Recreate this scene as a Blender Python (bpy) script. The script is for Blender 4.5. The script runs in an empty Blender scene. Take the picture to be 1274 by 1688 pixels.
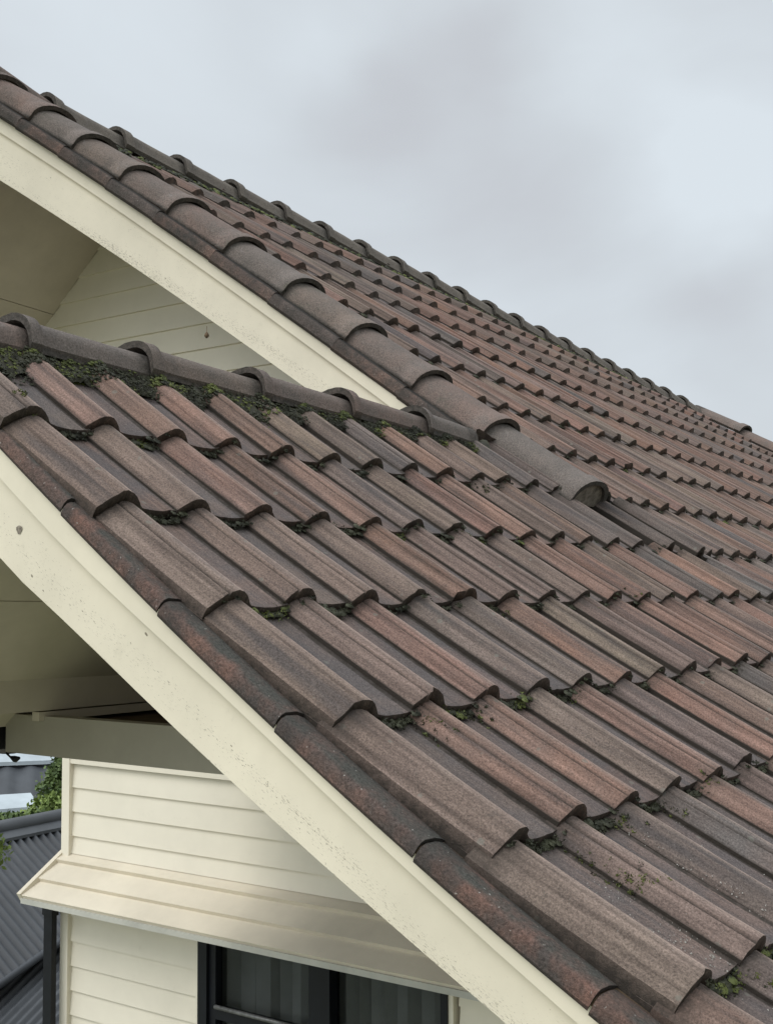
import bpy, math, random
import numpy as np
from mathutils import Vector, Matrix, noise
random.seed(7)
rng = np.random.default_rng(11)
SC = bpy.context.scene
COL = SC.collection
R = math.radians

# ------------------------------------------------------------------ camera
cam_d = bpy.data.cameras.new('camera'); cam = bpy.data.objects.new('camera', cam_d); COL.objects.link(cam)
cr = Vector((0.8045, 0.5939, -0.0059)); cu = Vector((0.0460, -0.0523, 0.9976)); cf = Vector((-0.5922, 0.8028, 0.0696))
cu = (cu - cf*cu.dot(cf)/cf.dot(cf)).normalized(); cf.normalize(); cr = cf.cross(cu)
M = Matrix(((cr.x, cu.x, -cf.x, 2.1332), (cr.y, cu.y, -cf.y, -1.6655), (cr.z, cu.z, -cf.z, -0.4213), (0, 0, 0, 1)))
cam.matrix_world = M
cam_d.sensor_fit = 'HORIZONTAL'; cam_d.sensor_width = 36.0; cam_d.lens = 2098.0/1274*36
cam_d.clip_start = 0.05; cam_d.clip_end = 3000
SC.camera = cam

# ------------------------------------------------------------------ world, sun, exposure
SUN_EL, SUN_AZ = R(48), R(200)       # azimuth measured clockwise from +Y
w = bpy.data.worlds.new('World'); SC.world = w; w.use_nodes = True
nt = w.node_tree; N = nt.nodes; L = nt.links
for n in list(N): N.remove(n)
out = N.new('ShaderNodeOutputWorld'); bg = N.new('ShaderNodeBackground'); L.new(bg.outputs[0], out.inputs[0])
bg.inputs[1].default_value = 0.1
sky = N.new('ShaderNodeTexSky'); sky.sky_type = 'NISHITA'; sky.sun_disc = False
sky.sun_elevation = SUN_EL; sky.sun_rotation = SUN_AZ
tc = N.new('ShaderNodeTexCoord')
mp = N.new('ShaderNodeMapping'); mp.inputs['Scale'].default_value = (1.0, 1.0, 2.2); mp.inputs['Location'].default_value = (7.3, 0.4, 1.3)
L.new(tc.outputs['Generated'], mp.inputs[0])
nz = N.new('ShaderNodeTexNoise'); nz.inputs['Scale'].default_value = 1.9; nz.inputs['Detail'].default_value = 6.0; nz.inputs['Roughness'].default_value = 0.5
nz.inputs['Distortion'].default_value = 0.35
L.new(mp.outputs[0], nz.inputs['Vector'])
rp = N.new('ShaderNodeValToRGB'); e = rp.color_ramp.elements
e[0].position = 0.36; e[0].color = (5.75, 5.95, 6.3, 1)
e[1].position = 0.62; e[1].color = (7.5, 8.15, 8.65, 1)
m1 = rp.color_ramp.elements.new(0.48); m1.color = (6.5, 6.95, 7.35, 1)
# cloud banks: soft darker and brighter masses, their outlines stirred by noise
wn_ = N.new('ShaderNodeTexNoise'); wn_.inputs['Scale'].default_value = 5.0; wn_.inputs['Detail'].default_value = 4.0; L.new(tc.outputs['Generated'], wn_.inputs['Vector'])
wsub = N.new('ShaderNodeVectorMath'); wsub.operation = 'SUBTRACT'; L.new(wn_.outputs['Color'], wsub.inputs[0]); wsub.inputs[1].default_value = (0.5, 0.5, 0.5)
wsc = N.new('ShaderNodeVectorMath'); wsc.operation = 'SCALE'; L.new(wsub.outputs[0], wsc.inputs[0]); wsc.inputs['Scale'].default_value = 0.13
wad = N.new('ShaderNodeVectorMath'); wad.operation = 'ADD'; L.new(wsc.outputs[0], wad.inputs[0]); L.new(tc.outputs['Generated'], wad.inputs[1])
nsc = N.new('ShaderNodeMath'); nsc.operation = 'MULTIPLY_ADD'; L.new(nz.outputs['Fac'], nsc.inputs[0]); nsc.inputs[1].default_value = 0.55; nsc.inputs[2].default_value = 0.24
acc = nsc.outputs[0]
BANKS = [((-0.516, 0.766, 0.383), 0.12, -0.11), ((-0.572, 0.735, 0.363), 0.09, -0.07), ((-0.458, 0.792, 0.404), 0.10, -0.08), ((-0.489, 0.824, 0.286), 0.10, -0.08),
         ((-0.351, 0.909, 0.225), 0.11, -0.12), ((-0.572, 0.706, 0.430), 0.08, 0.07), ((-0.347, 0.889, 0.298), 0.11, 0.16), ((-0.397, 0.835, 0.360), 0.09, 0.03),
         ((-0.397, 0.90, 0.165), 0.08, 0.05), ((-0.70, 0.588, 0.40), 0.20, 0.06)]
for (dx, dy, dz), rad, amt in BANKS:
    dn = N.new('ShaderNodeVectorMath'); dn.operation = 'DISTANCE'; L.new(wad.outputs[0], dn.inputs[0]); dn.inputs[1].default_value = (dx, dy, dz)
    mr_ = N.new('ShaderNodeMapRange'); mr_.interpolation_type = 'SMOOTHERSTEP'; L.new(dn.outputs['Value'], mr_.inputs[0])
    for i_, q_ in enumerate((rad, 0.0, 0.0, amt)): mr_.inputs[i_+1].default_value = q_
    ad_ = N.new('ShaderNodeMath'); ad_.operation = 'ADD'; L.new(acc, ad_.inputs[0]); L.new(mr_.outputs[0], ad_.inputs[1]); acc = ad_.outputs[0]
L.new(acc, rp.inputs[0])
mx = N.new('ShaderNodeMix'); mx.data_type = 'RGBA'; mx.inputs[0].default_value = 0.93
L.new(sky.outputs[0], mx.inputs[6]); L.new(rp.outputs[0], mx.inputs[7])
# overcast sky: brighter overhead and towards the hidden sun behind the viewer
sxyz = N.new('ShaderNodeSeparateXYZ'); L.new(tc.outputs['Generated'], sxyz.inputs[0])
def wmap(sock, a, b, c, d):
    x = N.new('ShaderNodeMapRange'); x.interpolation_type = 'SMOOTHSTEP'; L.new(sock, x.inputs[0])
    for i_, q_ in enumerate((a, b, c, d)): x.inputs[i_+1].default_value = q_
    return x.outputs[0]
dotn = N.new('ShaderNodeVectorMath'); dotn.operation = 'DOT_PRODUCT'; L.new(tc.outputs['Generated'], dotn.inputs[0])
dotn.inputs[1].default_value = (math.sin(SUN_AZ)*math.cos(SUN_EL), math.cos(SUN_AZ)*math.cos(SUN_EL), math.sin(SUN_EL))
addn = N.new('ShaderNodeMath'); addn.operation = 'ADD'
L.new(wmap(sxyz.outputs[2], 0.52, 1.0, 1.0, 1.9), addn.inputs[0]); L.new(wmap(dotn.outputs['Value'], 0.1, 1.0, 0.0, 1.3), addn.inputs[1])
vs_ = N.new('ShaderNodeVectorMath'); vs_.operation = 'SCALE'; L.new(mx.outputs[2], vs_.inputs[0]); L.new(addn.outputs[0], vs_.inputs['Scale'])
L.new(vs_.outputs[0], bg.inputs[0])

sun_d = bpy.data.lights.new('sun', 'SUN'); sun = bpy.data.objects.new('sun', sun_d); COL.objects.link(sun)
sun_d.energy = 1.3; sun_d.angle = R(35); sun_d.color = (1.0, 0.97, 0.92)
sd = Vector((math.sin(SUN_AZ)*math.cos(SUN_EL), math.cos(SUN_AZ)*math.cos(SUN_EL), math.sin(SUN_EL)))
sun.rotation_euler = sd.to_track_quat('Z', 'Y').to_euler()
SC.view_settings.view_transform = 'Standard'; SC.view_settings.look = 'None'
SC.view_settings.exposure = 0.0; SC.view_settings.gamma = 1.0
SC.render.engine = 'CYCLES'

# ------------------------------------------------------------------ node helpers
class MB_:
    """small material builder"""
    def __init__(s, name, rough=0.8):
        s.m = bpy.data.materials.new(name); s.m.use_nodes = True
        s.t = s.m.node_tree; s.N = s.t.nodes; s.L = s.t.links
        s.b = s.N['Principled BSDF']; s.b.inputs['Roughness'].default_value = rough
        s.b.inputs['Specular IOR Level'].default_value = 0.25
    def n(s, typ, **k):
        x = s.N.new(typ)
        for a, v in k.items(): setattr(x, a, v)
        return x
    def coord(s, attr=None, scale=(1, 1, 1)):
        if attr:
            a = s.n('ShaderNodeAttribute'); a.attribute_name = attr; o = a.outputs['Vector']
        else:
            a = s.n('ShaderNodeTexCoord'); o = a.outputs['Object']
        mpn = s.n('ShaderNodeMapping'); mpn.inputs['Scale'].default_value = scale
        s.L.new(o, mpn.inputs[0]); return mpn.outputs[0]
    def noise(s, vec, scale, detail=2, rough=0.5, dist=0):
        x = s.n('ShaderNodeTexNoise'); x.inputs['Scale'].default_value = scale; x.inputs['Detail'].default_value = detail
        x.inputs['Roughness'].default_value = rough; x.inputs['Distortion'].default_value = dist
        s.L.new(vec, x.inputs['Vector']); return x.outputs['Fac']
    def rng(s, v, a, b, c=0.0, d=1.0, smooth=False):
        x = s.n('ShaderNodeMapRange'); x.clamp = True
        if smooth: x.interpolation_type = 'SMOOTHSTEP'
        s.L.new(v, x.inputs[0])
        for i, q in enumerate((a, b, c, d)): x.inputs[i+1].default_value = q
        return x.outputs[0]
    def math(s, op, a, b):
        x = s.n('ShaderNodeMath', operation=op)
        for i, q in enumerate((a, b)):
            if isinstance(q, (int, float)): x.inputs[i].default_value = q
            else: s.L.new(q, x.inputs[i])
        return x.outputs[0]
    def mix(s, f, a, b, mode='MIX'):
        x = s.n('ShaderNodeMix', data_type='RGBA', blend_type=mode)
        for i, q in ((0, f), (6, a), (7, b)):
            if isinstance(q, (int, float)): x.inputs[i].default_value = q
            elif isinstance(q, tuple): x.inputs[i].default_value = (*q, 1)
            else: s.L.new(q, x.inputs[i])
        return x.outputs[2]
    def gray(s, v):
        x = s.n('ShaderNodeCombineColor')
        for i in range(3): s.L.new(v, x.inputs[i])
        return x.outputs[0]
    def attr(s, name, out='Fac'):
        a = s.n('ShaderNodeAttribute'); a.attribute_name = name; return a.outputs[out]
    def bump(s, h, strength, dist):
        x = s.n('ShaderNodeBump'); x.inputs['Strength'].default_value = strength; x.inputs['Distance'].default_value = dist
        s.L.new(h, x.inputs['Height']); s.L.new(x.outputs[0], s.b.inputs['Normal'])
    def col(s, c):
        if isinstance(c, tuple): s.b.inputs['Base Color'].default_value = (*c, 1)
        else: s.L.new(c, s.b.inputs['Base Color'])

def mat_plain(name, c, rough=0.8, var=0.15, scale=8, spec=None):
    b = MB_(name, rough); v = b.coord()
    f = b.rng(b.noise(v, scale, 4, 0.6), 0.3, 0.7, 1-var, 1+var)
    b.col(b.mix(1.0, c, b.gray(f), 'MULTIPLY'))
    if spec is not None: b.b.inputs['Specular IOR Level'].default_value = spec
    return b.m

def mat_tile():
    b = MB_('weathered_concrete_tile', 0.9); b.b.inputs['Specular IOR Level'].default_value = 0.2
    o = b.coord(); tv = b.coord('tuv')
    base = b.attr('Col', 'Color')
    # blotches of each tile's own pigment
    c = b.mix(b.rng(b.noise(o, 9, 4, 0.6), 0.35, 0.68, 0, 0.55), base, (0.140, 0.102, 0.086))
    # streaks running down the slope
    st = b.noise(b.coord('tuv', (75, 2.6, 1)), 1.0, 4, 0.65)
    c = b.mix(1.0, c, b.gray(b.rng(st, 0.3, 0.7, 0.52, 1.42)), 'MULTIPLY')
    c = b.mix(b.rng(b.noise(b.coord('tuv', (28, 1.6, 1)), 1.0, 3, 0.6), 0.53, 0.70, 0, 0.75), c, (0.066, 0.058, 0.056))
    # worn pinkish crest with its sky highlight painted in, gritty grey pan
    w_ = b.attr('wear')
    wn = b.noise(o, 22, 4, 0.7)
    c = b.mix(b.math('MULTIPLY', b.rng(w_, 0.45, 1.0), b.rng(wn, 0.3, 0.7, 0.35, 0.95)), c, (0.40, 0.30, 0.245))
    c = b.mix(b.math('MULTIPLY', b.rng(w_, 0.25, 0.0), b.rng(b.noise(o, 6, 3, 0.6), 0.35, 0.6, 0.25, 0.85)), c, (0.092, 0.082, 0.080))
    # dark algae / lichen patches
    c = b.mix(b.rng(b.noise(o, 30, 5, 0.75), 0.60, 0.76, 0, 0.55), c, (0.045, 0.042, 0.038))
    c = b.mix(b.rng(b.noise(o, 3.2, 3, 0.6), 0.60, 0.74, 0, 0.18), c, (0.105, 0.105, 0.085))
    # sand grain
    g1 = b.noise(o, 290, 3, 0.8)
    c = b.mix(1.0, c, b.gray(b.rng(g1, 0.30, 0.70, 0.48, 1.52)), 'MULTIPLY')
    g2 = b.noise(o, 420, 1, 0.5)
    c = b.mix(b.rng(g2, 0.70, 0.78, 0, 0.35), c, (0.36, 0.33, 0.30))
    vo = b.n('ShaderNodeTexVoronoi'); vo.inputs['Scale'].default_value = 38; b.L.new(o, vo.inputs['Vector'])
    sc_ = b.n('ShaderNodeSeparateColor'); b.L.new(vo.outputs['Color'], sc_.inputs[0])
    rad = b.rng(sc_.outputs[0], 0.80, 1.0, 0.0, 0.26)
    ring = b.math('LESS_THAN', b.math('ADD', vo.outputs['Distance'], b.rng(g1, 0.3, 0.7, -0.08, 0.08)), rad)
    c = b.mix(b.math('MULTIPLY', ring, 0.42), c, (0.185, 0.185, 0.155))
    # nose faces: black algae; joint lips and gap sides use it as painted shade
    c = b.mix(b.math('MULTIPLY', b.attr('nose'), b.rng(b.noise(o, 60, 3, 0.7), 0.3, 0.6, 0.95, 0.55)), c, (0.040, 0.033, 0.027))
    b.col(c)
    h = b.math('ADD', b.math('MULTIPLY', g1, 0.6), b.math('MULTIPLY', b.noise(o, 60, 4, 0.6), 0.7))
    b.bump(h, 0.75, 0.004)
    return b.m

def mat_rake():
    b = MB_('rusty_red_verge_tile', 0.9); o = b.coord(); base = b.attr('Col', 'Color')
    c = b.mix(b.rng(b.noise(o, 7, 4, 0.7), 0.36, 0.62), base, (0.060, 0.047, 0.042))
    c = b.mix(b.math('MULTIPLY', b.attr('wear'), b.rng(b.noise(o, 14, 4, 0.7), 0.35, 0.62, 0.35, 1.0)), c, (0.056, 0.054, 0.046))
    g1 = b.noise(o, 210, 3, 0.8)
    c = b.mix(1.0, c, b.gray(b.rng(g1, 0.30, 0.70, 0.45, 1.55)), 'MULTIPLY')
    c = b.mix(b.rng(b.noise(o, 150, 1, 0.5), 0.73, 0.78, 0, 0.5), c, (0.40, 0.38, 0.34))
    c = b.mix(b.math('MULTIPLY', b.attr('nose'), 0.8), c, (0.028, 0.025, 0.022))
    b.col(c)
    b.bump(b.math('ADD', b.math('MULTIPLY', g1, 0.6), b.math('MULTIPLY', b.noise(o, 50, 4, 0.6), 0.9)), 0.8, 0.005)
    return b.m

def mat_cap():
    b = MB_('mossy_grey_ridge_cap', 0.92); o = b.coord(); base = b.attr('Col', 'Color')
    c = b.mix(b.rng(b.noise(o, 10, 4, 0.65), 0.35, 0.66, 0, 0.7), base, (0.108, 0.094, 0.083))
    c = b.mix(b.rng(b.noise(o, 24, 4, 0.7), 0.60, 0.74, 0, 0.55), c, (0.19, 0.17, 0.155))
    c = b.mix(b.rng(b.noise(o, 5, 4, 0.7), 0.60, 0.74, 0, 0.45), c, (0.095, 0.100, 0.062))
    g1 = b.noise(o, 220, 3, 0.8)
    c = b.mix(1.0, c, b.gray(b.rng(g1, 0.30, 0.70, 0.5, 1.5)), 'MULTIPLY')
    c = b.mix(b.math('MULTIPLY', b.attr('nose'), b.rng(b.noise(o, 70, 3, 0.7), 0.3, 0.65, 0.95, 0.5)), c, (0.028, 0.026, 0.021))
    b.col(c)
    b.bump(b.math('ADD', b.math('MULTIPLY', g1, 0.6), b.math('MULTIPLY', b.noise(o, 45, 4, 0.6), 0.9)), 0.7, 0.005)
    return b.m

def mat_paint(name, c, speck=0.0, rough=0.55, dirt=0.12, attr='tuv', dens=0.0):
    """cream house paint; speck = flecks where it has cracked (tuv.x along the board, tuv.y across 0..1)"""
    b = MB_(name, rough); b.b.inputs['Specular IOR Level'].default_value = 0.3
    o = b.coord()
    k = b.mix(1.0, c, b.gray(b.rng(b.noise(o, 2.5, 5, 0.65), 0.3, 0.7, 1-dirt, 1+dirt*0.5)), 'MULTIPLY')
    k = b.mix(b.rng(b.noise(o, 14, 5, 0.75), 0.62, 0.8, 0, 0.25), k, (0.36, 0.33, 0.24))
    if speck > 0:
        v = b.coord(attr, (55, 34, 1))
        n1 = b.noise(v, 1.6, 4, 0.8)
        zone = b.noise(b.coord(attr, (1.1, 2.2, 1)), 1.0, 2, 0.5)
        a = b.attr(attr, 'Vector'); sx = b.n('ShaderNodeSeparateXYZ'); b.L.new(a, sx.inputs[0])
        low = b.rng(sx.outputs[1], 0.80, 0.35, 0.015, 0.09)
        thr = b.math('ADD', b.math('ADD', n1, low), b.rng(zone, 0.35, 0.65, -0.05, 0.05))
        f = b.rng(thr, 0.735-speck*0.03, 0.765-speck*0.03, 0, 0.9)
        k = b.mix(f, k, (0.12, 0.095, 0.06))
        vd = b.n('ShaderNodeTexVoronoi'); vd.inputs['Scale'].default_value = 1.0; b.L.new(b.coord(attr, (22, 6.5, 1)), vd.inputs['Vector'])
        vc = b.n('ShaderNodeSeparateColor'); b.L.new(vd.outputs['Color'], vc.inputs[0])
        dot = b.math('LESS_THAN', b.math('ADD', vd.outputs['Distance'], b.rng(n1, 0.3, 0.7, -0.05, 0.05)), b.rng(vc.outputs[0], 0.72, 1.0, 0.0, 0.13))
        k = b.mix(b.math('MULTIPLY', dot, 0.8), k, (0.10, 0.08, 0.05))
        n2 = b.noise(b.coord(attr, (3.0, 75, 1)), 1.0, 3, 0.7)
        f2 = b.math('MULTIPLY', b.rng(n2, 0.70, 0.74, 0, 0.7), b.rng(zone, 0.45, 0.6))
        k = b.mix(f2, k, (0.20, 0.17, 0.12))
        b.bump(b.math('ADD', b.math('MULTIPLY', f, -1.0), b.math('MULTIPLY', b.noise(o, 25, 3, 0.6), 0.35)), 0.4, 0.003)
    else:
        b.bump(b.noise(o, 20, 4, 0.6), 0.15, 0.003)
    b.col(k)
    return b.m

MT_TILE = mat_tile(); MT_RAKE = mat_rake(); MT_CAP = mat_cap()
CREAM = (0.68, 0.615, 0.480)
MT_BARGE = mat_paint('cream_barge_paint', CREAM, speck=1.25)
MT_BOARD = mat_paint('cream_weatherboard_paint', (0.70, 0.645, 0.53), dirt=0.07)
MT_SKIRT = mat_paint('chalky_cream_paint', (0.67, 0.605, 0.485), dirt=0.14)
MT_SKIRT.node_tree.nodes['Principled BSDF'].inputs['Specular IOR Level'].default_value = 0.08
MT_SOFFIT = mat_paint('taupe_soffit_paint', (0.56, 0.50, 0.41), dirt=0.15)
MT_BEAM = mat_paint('taupe_beam_paint', (0.38, 0.35, 0.29), dirt=0.15)
MT_TIMBER = mat_plain('raw_timber', (0.11, 0.075, 0.045), 0.85, 0.3, 12)
MT_UNDER = mat_plain('black_underlay', (0.010, 0.010, 0.012), 0.9)
MT_BLACK = mat_plain('black_powder_coat', (0.006, 0.007, 0.010), 0.45, 0.2, 20, 0.25)
MT_GUTTER = mat_plain('black_gutter_paint', (0.006, 0.006, 0.008), 0.5)
MT_SILL = mat_plain('grey_flashing', (0.42, 0.41, 0.36), 0.5, 0.1)
MT_CURTAIN = mat_plain('grey_curtain', (0.19, 0.205, 0.20), 0.9, 0.12, 5)
MT_DARKROOM = mat_plain('dark_room', (0.02, 0.02, 0.02), 0.9)
def mat_glass():
    b = MB_('window_glass', 0.03); b.col((0.0, 0.0, 0.0)); b.b.inputs['Alpha'].default_value = 0.22
    b.b.inputs['Specular IOR Level'].default_value = 0.5
    return b.m
MT_GLASS = mat_glass()
def mat_metalroof(name, c):
    b = MB_(name, 0.55); o = b.coord(); b.b.inputs['Specular IOR Level'].default_value = 0.3
    k = b.mix(b.rng(b.noise(o, 1.3, 5, 0.7), 0.35, 0.7, 0, 0.6), c, tuple(x*1.9 for x in c))
    k = b.mix(b.rng(b.noise(o, 0.5, 2, 0.5), 0.6, 0.7, 0, 0.25), k, tuple(x*2.6 for x in c))
    b.col(k); return b.m
MT_IRON = mat_metalroof('charcoal_corrugated_iron', (0.036, 0.039, 0.043))
MT_IRON2 = mat_metalroof('grey_corrugated_iron', (0.055, 0.058, 0.062))
MT_PALE = mat_plain('pale_clear_sheeting', (0.36, 0.40, 0.42), 0.35, 0.2, 1.5)
MT_WHITEWALL = mat_plain('pale_house_wall', (0.55, 0.54, 0.5), 0.8, 0.1, 1)
def mat_leaf(name, c1, c2, sc=4.0):
    b = MB_(name, 0.65); o = b.coord()
    b.col(b.mix(b.rng(b.noise(o, sc, 4, 0.7), 0.35, 0.65), c1, c2))
    return b.m
MT_MOSS = mat_leaf('green_moss', (0.036, 0.044, 0.015), (0.125, 0.140, 0.036), 16)
MT_MOSSDARK = mat_leaf('dark_moss', (0.018, 0.018, 0.011), (0.050, 0.052, 0.028), 16)
MT_LEAF = mat_leaf('tree_leaves', (0.030, 0.055, 0.018), (0.10, 0.14, 0.040), 3)
MT_LEAF2 = mat_leaf('bright_leaves', (0.09, 0.13, 0.03), (0.20, 0.26, 0.07), 6)
MT_BARK = mat_plain('bark', (0.09, 0.07, 0.05), 0.9, 0.3, 6)
MT_GRASS = mat_leaf('lawn', (0.13, 0.14, 0.08), (0.20, 0.20, 0.13), 0.5)
MT_GRIT = mat_plain('pale_grit', (0.30, 0.28, 0.25), 0.9, 0.5, 60)

# ------------------------------------------------------------------ mesh helpers
class Mesh:
    def __init__(s): s.v = []; s.f = []; s.col = []; s.wear = []; s.nose = []; s.tuv = []; s.smooth = []
    def vert(s, p, col=(0.15, 0.11, 0.09), wear=0.5, nose=0.0, tuv=(0, 0, 0)):
        s.v.append((p[0], p[1], p[2])); s.col.append((*col[:3], 1.0)); s.wear.append(wear); s.nose.append(nose); s.tuv.append(tuv)
        return len(s.v)-1
    def face(s, *idx, smooth=True): s.f.append(tuple(idx)); s.smooth.append(smooth)
    def box(s, a, b, rot=None):
        (x0, y0, z0), (x1, y1, z1) = a, b
        P = [(x0, y0, z0), (x1, y0, z0), (x1, y1, z0), (x0, y1, z0), (x0, y0, z1), (x1, y0, z1), (x1, y1, z1), (x0, y1, z1)]
        s.hexa(P)
    def hexa(s, P):
        i = [s.vert(p, tuv=(p[0], 0.8, 0)) for p in P]
        for q in ((0, 3, 2, 1), (4, 5, 6, 7), (0, 1, 5, 4), (1, 2, 6, 5), (2, 3, 7, 6), (3, 0, 4, 7)):
            s.face(*[i[k] for k in q], smooth=False)
    def extrude(s, prof, x0, x1, axis=0):
        """closed profile [(a,b)] swept along axis from x0 to x1 (axis 0: (x,a,b); 1: (a,y,b))"""
        mk = (lambda t, a, b: (t, a, b)) if axis == 0 else (lambda t, a, b: (a, t, b))
        A = [s.vert(mk(x0, a, b)) for a, b in prof]; B = [s.vert(mk(x1, a, b)) for a, b in prof]
        n = len(prof)
        for k in range(n): s.face(A[k], A[(k+1) % n], B[(k+1) % n], B[k], smooth=False)
        s.face(*A[::-1], smooth=False); s.face(*B, smooth=False)
    def tube(s, pts, rad, n=8):
        rings = []
        for i, p in enumerate(pts):
            p = Vector(p); d = (Vector(pts[min(i+1, len(pts)-1)])-Vector(pts[max(i-1, 0)])).normalized()
            a = d.orthogonal().normalized(); b = d.cross(a); r = rad[i] if isinstance(rad, (list, tuple)) else rad
            rings.append([s.vert(p+a*r*math.cos(2*math.pi*k/n)+b*r*math.sin(2*math.pi*k/n)) for k in range(n)])
        for q in range(len(rings)-1):
            for k in range(n): s.face(rings[q][k], rings[q][(k+1) % n], rings[q+1][(k+1) % n], rings[q+1][k])
        s.face(*rings[0][::-1]); s.face(*rings[-1])
    def build(s, name, mat, parent=None, sharp=None):
        me = bpy.data.meshes.new(name); me.from_pydata(s.v, [], s.f)
        me.polygons.foreach_set('use_smooth', s.smooth)
        a = me.attributes.new('Col', 'FLOAT_COLOR', 'POINT'); a.data.foreach_set('color', np.array(s.col, 'f').ravel())
        a = me.attributes.new('wear', 'FLOAT', 'POINT'); a.data.foreach_set('value', s.wear)
        a = me.attributes.new('nose', 'FLOAT', 'POINT'); a.data.foreach_set('value', s.nose)
        a = me.attributes.new('tuv', 'FLOAT_VECTOR', 'POINT'); a.data.foreach_set('vector', np.array(s.tuv, 'f').ravel())
        me.materials.append(mat); me.validate(); me.update()
        o = bpy.data.objects.new(name, me); COL.objects.link(o)
        if parent is not None: o.parent = parent
        return o
def empty(name, label, cat, group=None, kind=None, loc=(0, 0, 0)):
    o = bpy.data.objects.new(name, None); COL.objects.link(o); o.location = loc
    o['label'] = label; o['category'] = cat
    if group: o['group'] = group
    return o
def tag(o, label=None, cat=None, kind=None, group=None):
    if label: o['label'] = label
    if cat: o['category'] = cat
    if kind: o['kind'] = kind
    if group: o['group'] = group
    return o

# ------------------------------------------------------------------ the tiled slope (slightly sagging, as old rafters do)
TH = 0.650178; CT, ST = math.cos(TH), math.sin(TH); K = 1.333
A = [0.03953969, 0.01999591, -0.00567927, -0.00239299, 0.01176303]
def surf(s, u):
    a = s/K; b = u/K
    return np.array((s*CT, u, -s*ST + K*(A[0]*a*a + A[1]*a*b + A[2]*b + A[3]*b*b + A[4]*a**3)))
def frame(s, u):
    p = surf(s, u); ts = surf(s+1e-3, u)-surf(s-1e-3, u); tu = surf(s, u+1e-3)-surf(s, u-1e-3)
    ts /= np.linalg.norm(ts); tu /= np.linalg.norm(tu); n = np.cross(ts, tu); n /= np.linalg.norm(n)
    return p, n, ts, tu
def ss(x): x = min(1, max(0, x)); return x*x*(3-2*x)
def mshift(s): return 0.06*s-0.065*s*s if s < 0 else 0.05*s
def warp(U, s):
    u = U-0.023*U*U if U < 2.6 else 2.4445+0.8804*(U-2.6)
    f = ss((U-0.6)/1.6)
    return u + (1-f)*0.047*s + f*mshift(s)
def Psurf(s, U, n):
    p, nn, _, _ = frame(s, warp(U, s)); return p+nn*n
ROWS = {-9: -2.985, -8: -2.88, -7: -2.575, -6: -2.21, -5: -1.857, -4: -1.486, -3: -1.11, -2: -0.742, -1: -0.382, 0: 0.0, 1: 0.362, 2: 0.69,
        3: 1.045, 4: 1.405, 5: 1.775, 6: 2.14, 7: 2.5, 8: 2.86}
ROWDU = {0: -0.012, 1: -0.004, 2: 0.004, 3: 0.010, 4: 0.002, 5: -0.012, 6: -0.022, 7: -0.026, 8: -0.03}
def s_row(j, U): return ROWS[j] + (0.04*(1-ss((U-1.0)/1.2)) if j == 0 else 0)

PAL = [((0.176, 0.112, 0.088), 7), ((0.188, 0.114, 0.088), 5), ((0.208, 0.121, 0.089), 1.5), ((0.138, 0.108, 0.094), 4), ((0.110, 0.095, 0.087), 2),
       ((0.158, 0.114, 0.094), 5), ((0.168, 0.126, 0.101), 3)]
def pick():
    t = rng.uniform(0, sum(w for _, w in PAL))
    for c, w in PAL:
        t -= w
        if t <= 0: break
    f = rng.uniform(0.88, 1.14); return tuple(x*f*rng.uniform(0.97, 1.03) for x in c)

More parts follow.
